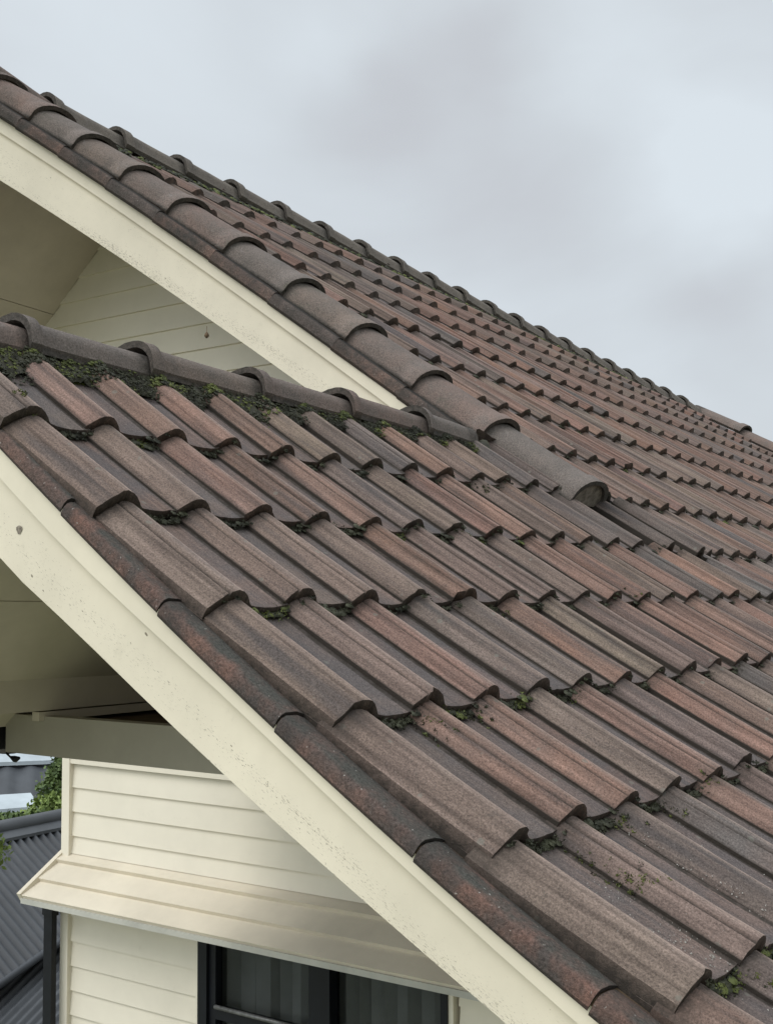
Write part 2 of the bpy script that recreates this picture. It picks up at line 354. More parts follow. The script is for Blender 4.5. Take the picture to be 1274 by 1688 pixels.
T = 0.023; H = 0.034; RW = 0.50
def prof(c):
    if c < RW: return H*math.sin(math.pi*max(c, 0.0)/RW)**0.88
    return -0.006*math.sin(math.pi*min(1, (c-RW)/(1.04-RW)))**0.7
def tile(m, Pf, U0, W, s0, s1, nc, ns, lift=0.0, flank=False, col=None, tilt=0.0, wgap=0.0, T=0.023):
    col = col or pick(); pan = tuple(0.55*a+0.45*b for a, b in zip(col, pick()))
    js = rng.normal(0, 0.0035); jn = rng.normal(0, 0.0012); sd0 = rng.uniform(0, 100)
    cs = [i/(nc-1)*(0.92 if wgap else 1.04) for i in range(nc)]
    groove = rng.uniform() < 0.5 and nc > 12
    if groove: cs = sorted(cs + [0.138, 0.145, 0.162, 0.169])
    if nc > 12: cs = sorted(cs + [0.014, 0.46, 0.49] + ([0.958, 0.972, 0.995] if not wgap else []))
    if flank: cs = [-0.05] + cs
    ls = [0, 0.085, 0.13, 0.19, 0.4, 0.6, 0.8, 0.96, 1.0] if ns > 3 else ([0, 0.085, 0.2, 1.0] if ns == 3 else [0, 1.0]); ns = len(ls)
    chip = rng.uniform(-0.1, 1.1) if rng.uniform() < 0.25 and nc > 12 else None; chw = rng.uniform(0.03, 0.09); chd = rng.uniform(0.004, 0.014)
    def hgt(c):
        h = prof(c) + 0.0035*max(0, 1-c/0.08) if c >= 0 else 0.0035
        if c < 0: h = c*0.10
        if groove and 0.142 < c < 0.165: h -= 0.0055
        return h
    def nlv(c, l): return hgt(c) - H + 0.004 - (1-l)*T*0.95 + jn*l + lift + tilt*(c-0.5)*W
    grid = []
    sw = rng.normal(0, 0.004)
    for l in ls:
        row = []
        for c in cs:
            s = s0-0.03 + (s1+js+sw*(c-.5)-s0+0.03)*l
            n = nlv(c, l)
            if nc > 12:
                n += 0.0012*noise.noise((c*3+sd0, s*9, 0)) 
                if l == 1: s += 0.0022*noise.noise((c*14+sd0, 3, 1)) + min(0, 0.012*(noise.noise((c*5+sd0, 7, 2))+0.25))*0.6
                if chip is not None and l > 0.97: s -= chd*max(0, 1-abs(c-chip)/chw)
            wear = 0.5; stain_shade = 0.9 if l <= 0.09 else (0.62 if l <= 0.131 else (0.12 if l < 0.21 else 0.0))
            if l > 0.97: stain_shade = max(stain_shade, 0.25)
            if nc > 12 and (-0.01 < c < 0.005) and not flank: stain_shade = max(stain_shade, 1.2)
            if c > (0.965 if nc > 12 else 1.0): stain_shade = max(stain_shade, 1.3)  # shade along the joint edges painted in
            if groove and 0.142 < c < 0.165: stain_shade = max(stain_shade, 1.3)
            if -0.1 <= c < RW: wear = 0.38+0.62*math.exp(-((c-0.33)/0.08)**2)  # crest band: wear plus a painted highlight from the sky
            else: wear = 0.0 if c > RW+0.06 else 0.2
            cc = col if c < RW-0.02 else pan
            row.append(m.vert(Pf(s, U0+c*W, n), cc, wear, stain_shade, (U0+c*W, s, sd0)))
        grid.append(row)
    for a in range(ns-1):
        for b in range(len(cs)-1): m.face(grid[a][b], grid[a+1][b], grid[a+1][b+1], grid[a][b+1])
    # nose face
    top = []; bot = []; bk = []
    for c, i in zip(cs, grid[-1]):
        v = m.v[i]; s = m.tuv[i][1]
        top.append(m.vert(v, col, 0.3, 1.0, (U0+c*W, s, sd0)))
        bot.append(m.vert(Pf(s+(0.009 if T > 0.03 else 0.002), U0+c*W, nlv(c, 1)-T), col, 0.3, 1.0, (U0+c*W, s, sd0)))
        if nc > 12: bk.append(m.vert(Pf(s-0.06, U0+c*W, nlv(c, .8)-T), col, 0.3, 1.0, (U0+c*W, s, sd0)))
    for b in range(len(cs)-1):
        m.face(top[b], bot[b], bot[b+1], top[b+1])
        if bk: m.face(bot[b], bk[b], bk[b+1], bot[b+1])
    # left lip, blackened to paint in the shade of the joint
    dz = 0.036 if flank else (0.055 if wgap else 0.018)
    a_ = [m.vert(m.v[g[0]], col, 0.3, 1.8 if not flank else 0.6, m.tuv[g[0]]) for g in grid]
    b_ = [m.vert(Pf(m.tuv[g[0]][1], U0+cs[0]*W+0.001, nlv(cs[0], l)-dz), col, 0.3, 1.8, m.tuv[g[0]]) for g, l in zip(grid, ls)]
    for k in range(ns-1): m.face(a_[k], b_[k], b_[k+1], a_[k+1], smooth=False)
    if wgap:  # exposed tile sides painted black for the shade in the gap
        a_ = [m.vert(m.v[g[-1]], col, 0.3, 1.0, m.tuv[g[-1]]) for g in grid]
        b_ = [m.vert(Pf(m.tuv[g[-1]][1], U0+cs[-1]*W, nlv(cs[-1], l)-dz), col, 0.3, 1.8, m.tuv[g[-1]]) for g, l in zip(grid, ls)]
        for k in range(ns-1): m.face(a_[k], a_[k+1], b_[k+1], b_[k], smooth=False)

house = empty('house', 'cream weatherboard house with weathered brown concrete tile roof seen at eave height', 'house')

P_ = 0.2
def field(m, rows, Ulo, Uhi, skip=()):
    for j in rows:
        i0 = int(math.floor(Ulo(j)/P_+0.5)); i1 = int(math.floor(Uhi/P_))
        for i in range(i0, i1+1):
            if (j, i) in skip: continue
            U0 = i*P_-0.062+ROWDU.get(j, 0)*(1-ss((i*P_-1)/1.5)) + rng.normal(0, 0.002)
            near = (warp(i*P_, 0) < 5.0 and j > -5) or j >= 0 and i < 34
            s0 = s_row(j-1, i*P_); 
            if j == 0 and i*P_ < 2.2: s0 = -0.36
            tile(m, Psurf, U0, P_, s0, s_row(j, i*P_), 17 if near else 10, 6 if near else 3, flank=(i == 0 and j >= 0),
                 tilt=rng.normal(0, 0.006), lift=rng.normal(0, 0.0010), T=0.032 if j < 0 or i > 14 else 0.023)
UC = 2.36
mm = Mesh(); field(mm, range(-8, 0), lambda j: 2.56, 10.45); 
main_roof = mm.build('tiled_roof', MT_TILE, house); main_roof['label'] = 'upper tiled slope rising to the long main ridge'
ml = Mesh(); field(ml, range(0, 9), lambda j: 0, 10.45, skip={(1, 13), (1, 14), (1, 15)})
low_roof = ml.build('tiled_roof', MT_TILE, house); low_roof['label'] = 'lower tiled slope in front, redder tiles with moss at the laps'
# displaced tiles
for (U0, W, s0, s1, lift, tl) in ((2.615, 0.150, 0.03, 0.376, 0.010, -0.03), (2.830, 0.150, 0.05, 0.410, 0.018, -0.06), (3.000, 0.150, 0.0, 0.380, 0.0, 0.06)):
    m = Mesh(); tile(m, Psurf, U0-0.01, W, s0, s1, 17, 6, lift=lift, col=(0.122, 0.100, 0.088), tilt=tl, wgap=1)
    o = m.build('slipped_tile', MT_TILE, low_roof); o['label'] = 'grey roof tile slipped out of line with a dark gap beside it'
# underlay / sarking under the slope
m = Mesh()
def sheet(m, Pf, s0, s1, u0, u1, n0, n1, ks, ku, uf=None):
    g = []
    for a in range(ks+1):
        s = s0+(s1-s0)*a/ks
        g.append([(m.vert(Pf(s, u0+(u1-u0)*b/ku, n0)), m.vert(Pf(s, u0+(u1-u0)*b/ku, n1))) for b in range(ku+1)])
    for a in range(ks):
        for b in range(ku):
            m.face(g[a][b][0], g[a+1][b][0], g[a+1][b+1][0], g[a][b+1][0]); m.face(g[a][b][1], g[a][b+1][1], g[a+1][b+1][1], g[a+1][b][1])
    for a in range(ks):
        m.face(g[a][0][0], g[a][0][1], g[a+1][0][1], g[a+1][0][0], smooth=False); m.face(g[a][ku][0], g[a+1][ku][0], g[a+1][ku][1], g[a][ku][1], smooth=False)
    for b in range(ku):
        m.face(g[0][b][0], g[0][b+1][0], g[0][b+1][1], g[0][b][1], smooth=False); m.face(g[ks][b][0], g[ks][b][1], g[ks][b+1][1], g[ks][b+1][0], smooth=False)
sheet(m, Psurf, -0.33, 2.85, 0.05, 10.35, -0.095, -0.11, 14, 30)
sheet(m, Psurf, -2.96, -0.33, 2.50, 10.35, -0.085, -0.10, 10, 24)
m.build('roof_underlay', MT_UNDER, house)

# ------------------------------------------------------------------ caps
def sweep_cap(m, path, t0, t1, sec, col, rear_drop, th=0.016, n=9, collar=0.006, clen=0.12, nose_end=1, ns=1.0, taper=0.07, darkk=(), rear=0.9):
    """path(t)->(p, b, nrm): a half-round cap from t0 (rear, tucked) to t1 (nose, riding over the next one)"""
    nz_ = rng.uniform(0, 99); cols = col
    ts = [0, .14, .22, .35, .55, .75, 1-clen, 1-clen+0.012, 1.0]
    G = []; Gi = []
    for t in ts:
        p, b, nn = path(t0+(t1-t0)*t)
        row = []; rin = []
        sc = 1-taper+taper*t
        for k, (x, y) in enumerate(sec):
            cx = x*sc; cy = y*sc - rear_drop*(1-t)
            q = collar if t > 1-clen+0.005 else 0
            L_ = math.hypot(x, y+0.03)+1e-6; cx += q*x/L_; cy += q*(y+0.03)/L_
            d = 0.0022*noise.noise((x*20+nz_, y*20, t*5))
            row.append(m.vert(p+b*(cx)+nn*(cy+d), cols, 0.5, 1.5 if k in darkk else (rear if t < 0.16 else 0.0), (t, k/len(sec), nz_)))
            rin.append((p, b, nn, cx*(1-th/0.13), cy-th*1.1, t, k))
        G.append(row); Gi.append(rin)
    for a in range(len(ts)-1):
        for k in range(len(sec)-1): m.face(G[a][k], G[a+1][k], G[a+1][k+1], G[a][k+1])
    # dark nose: top edge dup, inner edge, and inner back
    a = [m.vert(m.v[i], cols, 0.5, 1.0, m.tuv[i]) for i in G[-1]]
    b_ = [m.vert(p+b*x+nn*y, cols, 0.5, 1.0, (t, 0, nz_)) for (p, b, nn, x, y, t, k) in Gi[-1]]
    c_ = [m.vert(p+b*x+nn*y, cols, 0.5, 1.0, (t, 0, nz_)) for (p, b, nn, x, y, t, k) in Gi[3]]
    for k in range(len(sec)-1):
        m.face(a[k], b_[k], b_[k+1], a[k+1], smooth=False); m.face(b_[k], c_[k], c_[k+1], b_[k+1])
    # edge thickness both long sides
    for e in (0, -1):
        x = [m.vert(m.v[g[e]], cols, .5, 0.5, (0, 0, nz_)) for g in G]
        y = [m.vert(g[e][0]+g[e][1]*g[e][3]+g[e][2]*g[e][4], cols, .5, 1.0, (0, 0, nz_)) for g in Gi]
        for q in range(len(ts)-1): m.face(x[q], y[q], y[q+1], x[q+1], smooth=False)
def arch(w, h, z0, n=13, a0=0, a1=math.pi):
    return [(-w*math.cos(a0+(a1-a0)*k/(n-1)), z0+h*math.sin(a0+(a1-a0)*k/(n-1))**0.9 if math.sin(a0+(a1-a0)*k/(n-1)) > 0 else z0) for k in range(n)]
CAPC = [(0.158, 0.120, 0.102), (0.168, 0.120, 0.100), (0.148, 0.122, 0.106), (0.162, 0.126, 0.104)]

# main verge caps, running down the rake of the main gable
def uc(s): return 2.36+mshift(s)
def vpath(s):
    u = uc(s); p, n, ts, tu = frame(s, u)
    b = tu - ts*np.dot(tu, ts); b /= np.linalg.norm(b)
    return p, b, n
vs = [-3.18, -2.90, -2.655, -2.44, -2.20, -1.955, -1.665, -1.36, -1.035, -0.70, -0.36, 0.07]
sec_v = [(-0.122, -0.024)]+arch(0.116, 0.072, -0.010)
strip = [(-0.154, -0.074), (-0.151, -0.050), (-0.145, -0.036), (-0.136, -0.032), (-0.100, -0.032)]
for k in range(len(vs)-1):
    m = Mesh(); c = CAPC[k % 4]
    last = k == len(vs)-2
    sweep_cap(m, vpath, vs[k]-0.05, vs[k+1], sec_v, c, 0.020, collar=0.007, taper=0.04, darkk=(0,))
    o = m.build('verge_cap', MT_CAP, main_roof)
    if last: o['label'] = 'last and lowest verge cap, lapping over the lower tiles'
    if last:
        p, b_, n_ = vpath(vs[k+1]-0.012); mp_ = Mesh(); ii = [mp_.vert(p+b_*x*0.93+n_*(y-0.008)) for x, y in sec_v]
        i2 = [mp_.vert(p+b_*x*0.93+n_*-0.04) for x, y in sec_v]
        for q in range(len(sec_v)-1): mp_.face(ii[q], i2[q], i2[q+1], ii[q+1], smooth=False)
        mp_.build('mortar', mat_plain('crumbly_mortar', (0.17, 0.145, 0.12), 0.95, 0.5, 45), main_roof)
    m = Mesh(); c2 = [(0.150, 0.100, 0.082), (0.125, 0.096, 0.084), (0.165, 0.104, 0.082)][k % 3]
    st_ = strip if not last else [(-0.135, -0.050), (-0.134, -0.040), (-0.130, -0.034), (-0.120, -0.030), (-0.100, -0.028)]
    sweep_cap(m, vpath, vs[k]-0.02, vs[k+1]-0.012, st_, c2, 0.004, th=0.012, rear=0.4, collar=0.0, taper=0, darkk=(3, 4))  # ledge rows painted dark as a shade line under the cap foot
    m.build('verge_tile', MT_RAKE, main_roof)

# main ridge caps (near end laps over)
RS = -2.985
def rpath(y):
    p, n, ts, tu = frame(RS, y); return p+np.array((0, 0, 0.05*max(0.0, (1.95-y)/0.4))), np.array((1.0, 0, 0)), np.array((0, 0, 1.0))
ry = [1.50, 1.885, 2.291, 2.685, 3.067, 3.433, 3.795, 4.159, 4.51, 4.861, 5.209, 5.567]
while ry[-1] < 8.9: ry.append(ry[-1]+0.355)
sec_r = [(-0.15, -0.07)]+[(x if x < 0 else x*0.7, y) for x, y in arch(0.120, 0.074, -0.034)]+[(0.092, -0.052)]
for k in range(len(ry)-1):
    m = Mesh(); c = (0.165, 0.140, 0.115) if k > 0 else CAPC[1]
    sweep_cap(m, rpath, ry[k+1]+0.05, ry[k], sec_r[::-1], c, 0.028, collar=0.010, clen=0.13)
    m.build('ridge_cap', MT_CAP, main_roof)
# far verge
m0 = None
def fpath(s):
    p, n, ts, tu = frame(s, 9.25+0.02*s); return p, tu, n
fs = [-2.95+0.5*k for k in range(8)]
for k in range(len(fs)-1):
    m = Mesh(); sweep_cap(m, fpath, fs[k]-0.05, fs[k+1], arch(0.12, 0.07, 0.01, 9), CAPC[k % 4], 0.03, collar=0.012)
    m.build('verge_cap', MT_CAP, main_roof)
# lower ridge caps
LS = -0.352
def lpath(y):
    p, n, ts, tu = frame(LS, y); return p+np.array((0, 0, -0.002)), np.array((1.0, 0, 0)), np.array((0, 0, 1.0))
ly = [-0.16, 0.154, 0.526, 0.945, 1.35, 1.755, 2.02]
sec_l = [(-0.12, -0.13), (-0.115, -0.085)]+[(x if x < 0 else x*0.60, y) for x, y in arch(0.102, 0.053, -0.030)]+[(0.064, -0.042)]
for k in range(len(ly)-1):
    m = Mesh(); sweep_cap(m, lpath, ly[k+1]+0.05, ly[k], sec_l[::-1], CAPC[(k+1) % 4], 0.022, collar=0.012, clen=0.09)
    o = m.build('ridge_cap', MT_CAP, low_roof)
m = Mesh(); kr = []; NB = 420
for k in range(NB):
    y = -0.14+2.3*k/(NB-1); p, b, nn = lpath(y); row = []
    wd = 0.070+0.03*noise.noise((y*6, 0, 3))-0.02*ss((y-0.9)/0.8)
    for q in range(9):
        x = 0.03+wd*q/8; hh = -0.76*x-0.020+0.013*noise.noise((y*30, x*40, 1))+0.008*noise.noise((y*90, x*110, 5))-0.030*(q/8)**2
        row.append(m.vert(p+b*x+nn*hh))
    kr.append([m.vert(p+b*-0.05+nn*-0.06)]+row)
for k in range(NB-1):
    for q in range(9): m.face(kr[k][q], kr[k+1][q], kr[k+1][q+1], kr[k][q+1])
m.build('ridge_bedding', mat_leaf('mossy_mortar', (0.022, 0.020, 0.014), (0.055, 0.052, 0.030), 50), low_roof)
# rake tiles down the lower verge
def kpath(s):
    u = -0.022; p, n, ts, tu = frame(s, u); b = tu-ts*np.dot(tu, ts); b /= np.linalg.norm(b); return p, b, n
rk = [-0.36, -0.02, 0.303, 0.635, 0.980, 1.325, 1.685, 2.04, 2.40, 2.75]
sec_k = [(-0.061, -0.080), (-0.060, -0.066), (-0.056, -0.058), (-0.048, -0.054), (-0.02, -0.056), (0.0, -0.062), (0.03, -0.074)]
for k in range(len(rk)-1):
    m = Mesh(); c = [(0.150, 0.084, 0.064), (0.130, 0.078, 0.062), (0.162, 0.086, 0.064)][k % 3]
    sweep_cap(m, kpath, rk[k]+0.002, rk[k+1]-0.002, sec_k, c, 0.004, th=0.006, rear=0.3, collar=0.0, clen=0.04, taper=0)
    for i, t in enumerate(m.tuv): m.wear[i] = 1.0 if t[1] > 0.40 else 0.25
    m.build('verge_tile', MT_RAKE, low_roof)

m = Mesh(); kr = []
for k in range(60):
    s_ = -0.3+3.0*k/59; p, b, nn = kpath(s_); kr.append([m.vert(p+b*x+nn*y) for x, y in ((-0.053, -0.080), (-0.053, -0.066), (0.05, -0.074), (0.05, -0.085))])
for k in range(59):
    for q in range(4): m.face(kr[k][q], kr[k][(q+1) % 4], kr[k+1][(q+1) % 4], kr[k+1][q], smooth=False)
m.build('verge_bedding', MT_TIMBER, low_roof)
# ------------------------------------------------------------------ barge boards
def board(m, fr, s0, s1, y0, y1, ztop, zbot, n=24):
    """vertical board following a rake: fr(s) -> base point; ztop/zbot functions of s (below the base)"""
    G = []
    for k in range(n+1):
        s = s0+(s1-s0)*k/n; p = fr(s)
        zt, zb = ztop(s), zbot(s)
        G.append([m.vert((p[0], p[1]+yy, p[2]+zz), tuv=(s, vv, 0)) for yy, zz, vv in ((y0, zt, 1), (y0, (zt+zb)/2, .5), (y0, zb, 0), (y1, zb, 0), (y1, zt, 1))])
    for k in range(n):
        for q in range(5): m.face(G[k][q], G[k][(q+1) % 5], G[k+1][(q+1) % 5], G[k+1][q], smooth=False)
    m.face(*G[0][::-1], smooth=False); m.face(*G[-1], smooth=False)
def fr_low(s): return surf(s, -0.055)
f1 = lambda s: np.interp(s, [-0.4, 0.0, 0.5, 1.5, 3], [-0.11, -0.10, -0.092, -0.092, -0.092])
f2 = lambda s: np.interp(s, [-0.4, 0.0, 0.25, 0.8, 1.3, 3], [-0.185, -0.180, -0.176, -0.138, -0.134, -0.140])
f3 = lambda s: np.interp(s, [-0.4, 0.0, 0.26, 0.73, 1.14, 1.45, 3], [-0.362, -0.356, -0.324, -0.287, -0.256, -0.236, -0.236])
m = Mesh(); board(m, fr_low, -0.36, 2.95, 0.003, 0.035, f2, f3)
bb = m.build('barge_board', MT_BARGE, house); bb['label'] = 'wide cream barge board of the lower gable with flaking paint'
m = Mesh(); cv = [m.vert((0.029+0.009*math.cos(a)*(1+.3*math.sin(3*a)), -0.0535, -0.275+0.009*math.sin(a))) for a in [k*0.628 for k in range(10)]]; m.face(*cv[::-1], smooth=False)
m.build('paint_chip', mat_plain('bare_weathered_wood', (0.22, 0.19, 0.15), 0.9, 0.5, 120), bb)
m = Mesh(); board(m, fr_low, -0.36, 2.95, -0.014, 0.006, f1, f2)
for i, t in enumerate(m.tuv): m.tuv[i] = (t[0], 0.9, 0)
m.build('barge_trim', MT_BARGE, house)
def fr_main(s): return surf(s, uc(s)-0.122+0.026*min(1.6, max(0.0, -(s+0.4))/1.3))
g1_ = lambda s: -0.078; g2_ = lambda s: np.interp(s, [-3, -1], [-0.175, -0.165]); g3_ = lambda s: np.interp(s, [-3, -1.4, -0.3], [-0.385, -0.345, -0.32])
m = Mesh(); board(m, fr_main, -3.0, -0.25, 0.003, 0.035, g2_, g3_)
bb = m.build('barge_board', MT_BARGE, house); bb['label'] = 'cream barge board under the main gable verge'
m = Mesh(); board(m, fr_main, -3.0, -0.25, -0.012, 0.015, g1_, g2_)
for i, t in enumerate(m.tuv): m.tuv[i] = (t[0], 0.9, 0)
m.build('barge_trim', MT_BARGE, house)

# ------------------------------------------------------------------ left-hand slopes (mostly hidden) with their soffits
def left_frame(x0, z0, pitch, dzdy=0.0):
    c, s_ = math.cos(pitch), math.sin(pitch)
    def Pf(s, U, n): return np.array((x0-c*s-s_*n*1.0, U, z0-s_*s+c*n+dzdy*U))
    return Pf
LPM = left_frame(-2.376, 1.915, R(40), -0.068)
def y_ridge_main(y): return surf(RS, y)[2]
def left_field(Pf, smax, U0, U1, name, lbl):
    m = Mesh(); nr = int(smax/0.36)
    for j in range(nr):
        i = U0
        while i < U1-0.05:
            tile(m, Pf, i, P_, 0.02+j*0.36, 0.02+(j+1)*0.36, 9, 2); i += P_
    for k, f in enumerate(m.f): m.f[k] = f[::-1]
    o = m.build(name, MT_TILE, house); o['label'] = lbl; return o
left_field(LPM, 3.0, 1.72, 9.2, 'tiled_roof', 'hidden far slope of the main roof')
LPL = left_frame(-0.290, 0.222, R(38), -0.012)
left_field(LPL, 1.85, -0.1, 2.4, 'tiled_roof', 'far slope of the lower gable')
# soffit lining under the left slopes (tongue joints run along the ridge direction)
def lining(m, Pf, s0, s1, y0, y1, n0, n1, step, gap=0.004):
    s = s0
    while s < s1-1e-6:
        e = min(s+step-gap, s1)
        P = [Pf(s, y0, n1), Pf(e, y0, n1), Pf(e, y1, n1), Pf(s, y1, n1), Pf(s, y0, n0), Pf(e, y0, n0), Pf(e, y1, n0), Pf(s, y1, n0)]
        m.hexa([tuple(q) for q in P]); s += step
m = Mesh(); lining(m, LPM, 0.03, 3.0, 1.66, 2.45, -0.13, -0.155, 0.9)
m.build('soffit', MT_SOFFIT, house)
m = Mesh(); lining(m, LPL, 0.02, 1.62, -0.02, 2.45, -0.11, -0.13, 0.42)
m.build('soffit', MT_SOFFIT, house)
m = Mesh(); sheet(m, Psurf, -0.30, 2.8, 0.02, 3.0, -0.14, -0.16, 10, 8)
m.build('soffit', MT_SOFFIT, house)
# left barge boards of both gables
m = Mesh(); board(m, lambda s: LPM(s, 1.60, 0), 0.0, 3.0, 0, 0.03, lambda s: -0.08, lambda s: -0.38); m.build('barge_board', MT_BARGE, house)
m = Mesh(); board(m, lambda s: LPL(s, -0.06, 0), 0.0, 1.72, 0, 0.03, lambda s: -0.08, lambda s: -0.36); m.build('barge_board', MT_BARGE, house)
# eave beam and tie beam under the lower gable
m = Mesh(); m.box((-1.245, 0.0, -0.767), (-1.20, 2.44, -0.637)); m.build('eave_beam', MT_SOFFIT, house)
m = Mesh(); m.box((-1.240, 0.98, -0.800), (-1.205, 2.4, -0.772)); m.build('eave_trim', MT_SOFFIT, house)
m = Mesh(); m.box((-1.40, 1.00, -0.912), (0.28, 1.05, -0.786)); m.build('tie_beam', MT_BEAM, house)
m = Mesh(); m.box((-1.38, 1.052, -0.870), (0.30, 2.42, -0.812)); m.build('porch_ceiling', MT_TIMBER, house)
m = Mesh(); m.tube([(-1.20, 1.5, -0.60), (-1.195, 1.5, -0.635), (-1.19, 1.505, -0.64)], 0.006, 6); m.build('cable_clip', MT_SOFFIT, house)
m = Mesh()
m.extrude([(-1.52, -0.90), (-1.47, -0.925), (-1.425, -0.905), (-1.41, -0.84), (-1.41, -0.775), (-1.42, -0.775), (-1.43, -0.84), (-1.47, -0.90), (-1.52, -0.80)], -0.05, 1.08, 1)
gut = m.build('gutter', MT_GUTTER, house)
m = Mesh(); m.tube([(-1.395, 1.0, -0.915), (-1.37, 0.995, -0.925), (-1.335, 0.99, -0.93), (-1.315, 0.99, -0.925)], [0.004, 0.003, 0.012, 0.005], 6)
m.build('gutter_bracket', MT_GUTTER, gut)

# ------------------------------------------------------------------ weatherboard walls
def boards_y(m, x0f, x1f, y, ztop, zbot, e, th=0.016, lap=0.004):
    """lapped boards on a wall facing -Y: each board's bottom edge stands proud"""
    z = ztop
    while z > zbot+1e-4:
        b = max(z-e, zbot)
        xa, xb = x0f(z, b), x1f(z, b)
        P = [(xa[1], y-th, b), (xb[1], y-th, b), (xb[1], y+0.01, b), (xa[1], y+0.01, b), (xa[0], y-lap, z+0.004), (xb[0], y-lap, z+0.004), (xb[0], y+0.01, z+0.004), (xa[0], y+0.01, z+0.004)]
        m.hexa(P); z -= e
zA = 1.68
m = Mesh()
XL = lambda z: -2.376-(zA-z)/math.tan(R(40)); XR = lambda z: -2.376+(zA-z)/0.76
def lf(z, b): return (max(XL(z), -4.3), max(XL(b), -4.3))
def rf(z, b): return (min(XR(z), 0.6), min(XR(b), 0.6))
boards_y(m, lf, rf, 2.46, 1.66, -0.10, 0.1165)
g_wall = m.build('wall', MT_BOARD, house); g_wall['label'] = 'shaded weatherboard gable wall under the main verge'
m = Mesh()
XW = -2.86
boards_y(m, lambda z, b: (XW, XW), lambda z, b: (0.9, 0.9), 2.5, -0.86, -1.205, 0.115)
boards_y(m, lambda z, b: (XW, XW), lambda z, b: (0.9, 0.9), 2.5, -1.205, -1.64, 0.1165)
boards_y(m, lambda z, b: (XW, XW), lambda z, b: (-1.99, -1.99), 2.5, -1.826, -5.4, 0.1160)
boards_y(m, lambda z, b: (-0.60, -0.60), lambda z, b: (0.9, 0.9), 2.5, -1.73, -5.4, 0.117)
boards_y(m, lambda z, b: (-1.99, -1.99), lambda z, b: (-0.60, -0.60), 2.5, -3.2, -5.4, 0.117)
wall = m.build('wall', MT_BOARD, house); wall['label'] = 'sunlit weatherboard wall with the corner board and window'
m = Mesh(); m.box((-2.90, 2.466, -5.4), (-2.845, 2.52, -0.80)); m.build('corner_board', MT_BOARD, wall)
m = Mesh(); m.box((-2.845, 2.470, -1.205), (0.9, 2.50, -1.178)); m.build('trim', MT_BOARD, wall)
m = Mesh()  # the rest of the house body
m.box((-2.89, 2.525, -5.4), (-1.97, 2.56, -1.0)); m.box((-0.635, 2.525, -5.4), (0.9, 2.56, -1.0)); m.box((-1.97, 2.525, -1.84), (-0.635, 2.56, -1.0)); m.box((-1.97, 2.525, -5.4), (-0.635, 2.56, -3.15)); m.box((-2.89, 2.56, -5.4), (-2.86, 9.1, -0.2)); m.box((0.9, 2.5, -5.4), (0.93, 9.1, -1.15)); m.box((-2.86, 9.07, -5.4), (0.9, 9.1, -1.15))
m.build('wall_lining', MT_BOARD, house)
# projecting skirt of boards above the window
m = Mesh()
yT, zT, yB, zB = 2.49, -1.650, 2.233, -1.811
def sk(t, off=0.0):   # point on the sloping plane, t 0 top .. 1 bottom
    n = Vector((0, -(zT-zB), (yT-yB))).normalized()
    n = Vector((0, -abs(n.y), abs(n.z)))
    return (yT+(yB-yT)*t+n.y*off, zT+(zB-zT)*t+n.z*off)
xl = -2.895
for (t0, t1, a, b) in ((-0.06, 0.20, 0.010, 0.022), (0.20, 0.62, 0.006, 0.017), (0.62, 1.0, 0.003, 0.015)):
    p0 = sk(t0, a-0.006); p1 = sk(t1, b); q0 = sk(t0, -0.012); q1 = sk(t1, -0.006)
    m.hexa([(xl, q1[0], q1[1]), (0.9, q1[0], q1[1]), (0.9, p1[0], p1[1]), (xl, p1[0], p1[1]), (xl, q0[0], q0[1]), (0.9, q0[0], q0[1]), (0.9, p0[0], p0[1]), (xl, p0[0], p0[1])])
skirt = m.build('window_hood', MT_SKIRT, wall); skirt['label'] = 'sloping boarded hood jutting out above the window'
m = Mesh()
a0 = sk(-0.05, 0.024); a1 = sk(1.01, 0.024); b0_ = sk(-0.05, -0.02); b1_ = sk(1.01, -0.02)
m.hexa([(xl-0.022, b1_[0], b1_[1]), (xl+0.004, b1_[0], b1_[1]), (xl+0.004, a1[0], a1[1]), (xl-0.022, a1[0], a1[1]), (xl-0.022, b0_[0], b0_[1]), (xl+0.004, b0_[0], b0_[1]), (xl+0.004, a0[0], a0[1]), (xl-0.022, a0[0], a0[1])])
m.hexa([(xl-0.018, 2.24, -1.835), (xl+0.0, 2.24, -1.835), (xl+0.0, 2.5, -1.845), (xl-0.018, 2.5, -1.845), (xl-0.018, 2.24, -1.815), (xl+0.0, 2.24, -1.815), (xl+0.0, 2.5, -1.67), (xl-0.018, 2.5, -1.67)])
m.build('hood_end_board', MT_SKIRT, wall)
m = Mesh(); m.box((xl, 2.225, -1.836), (0.9, 2.243, -1.812)); m.box((xl, 2.243, -1.838), (0.9, 2.5, -1.832)); m.build('hood_soffit', MT_SILL, wall)
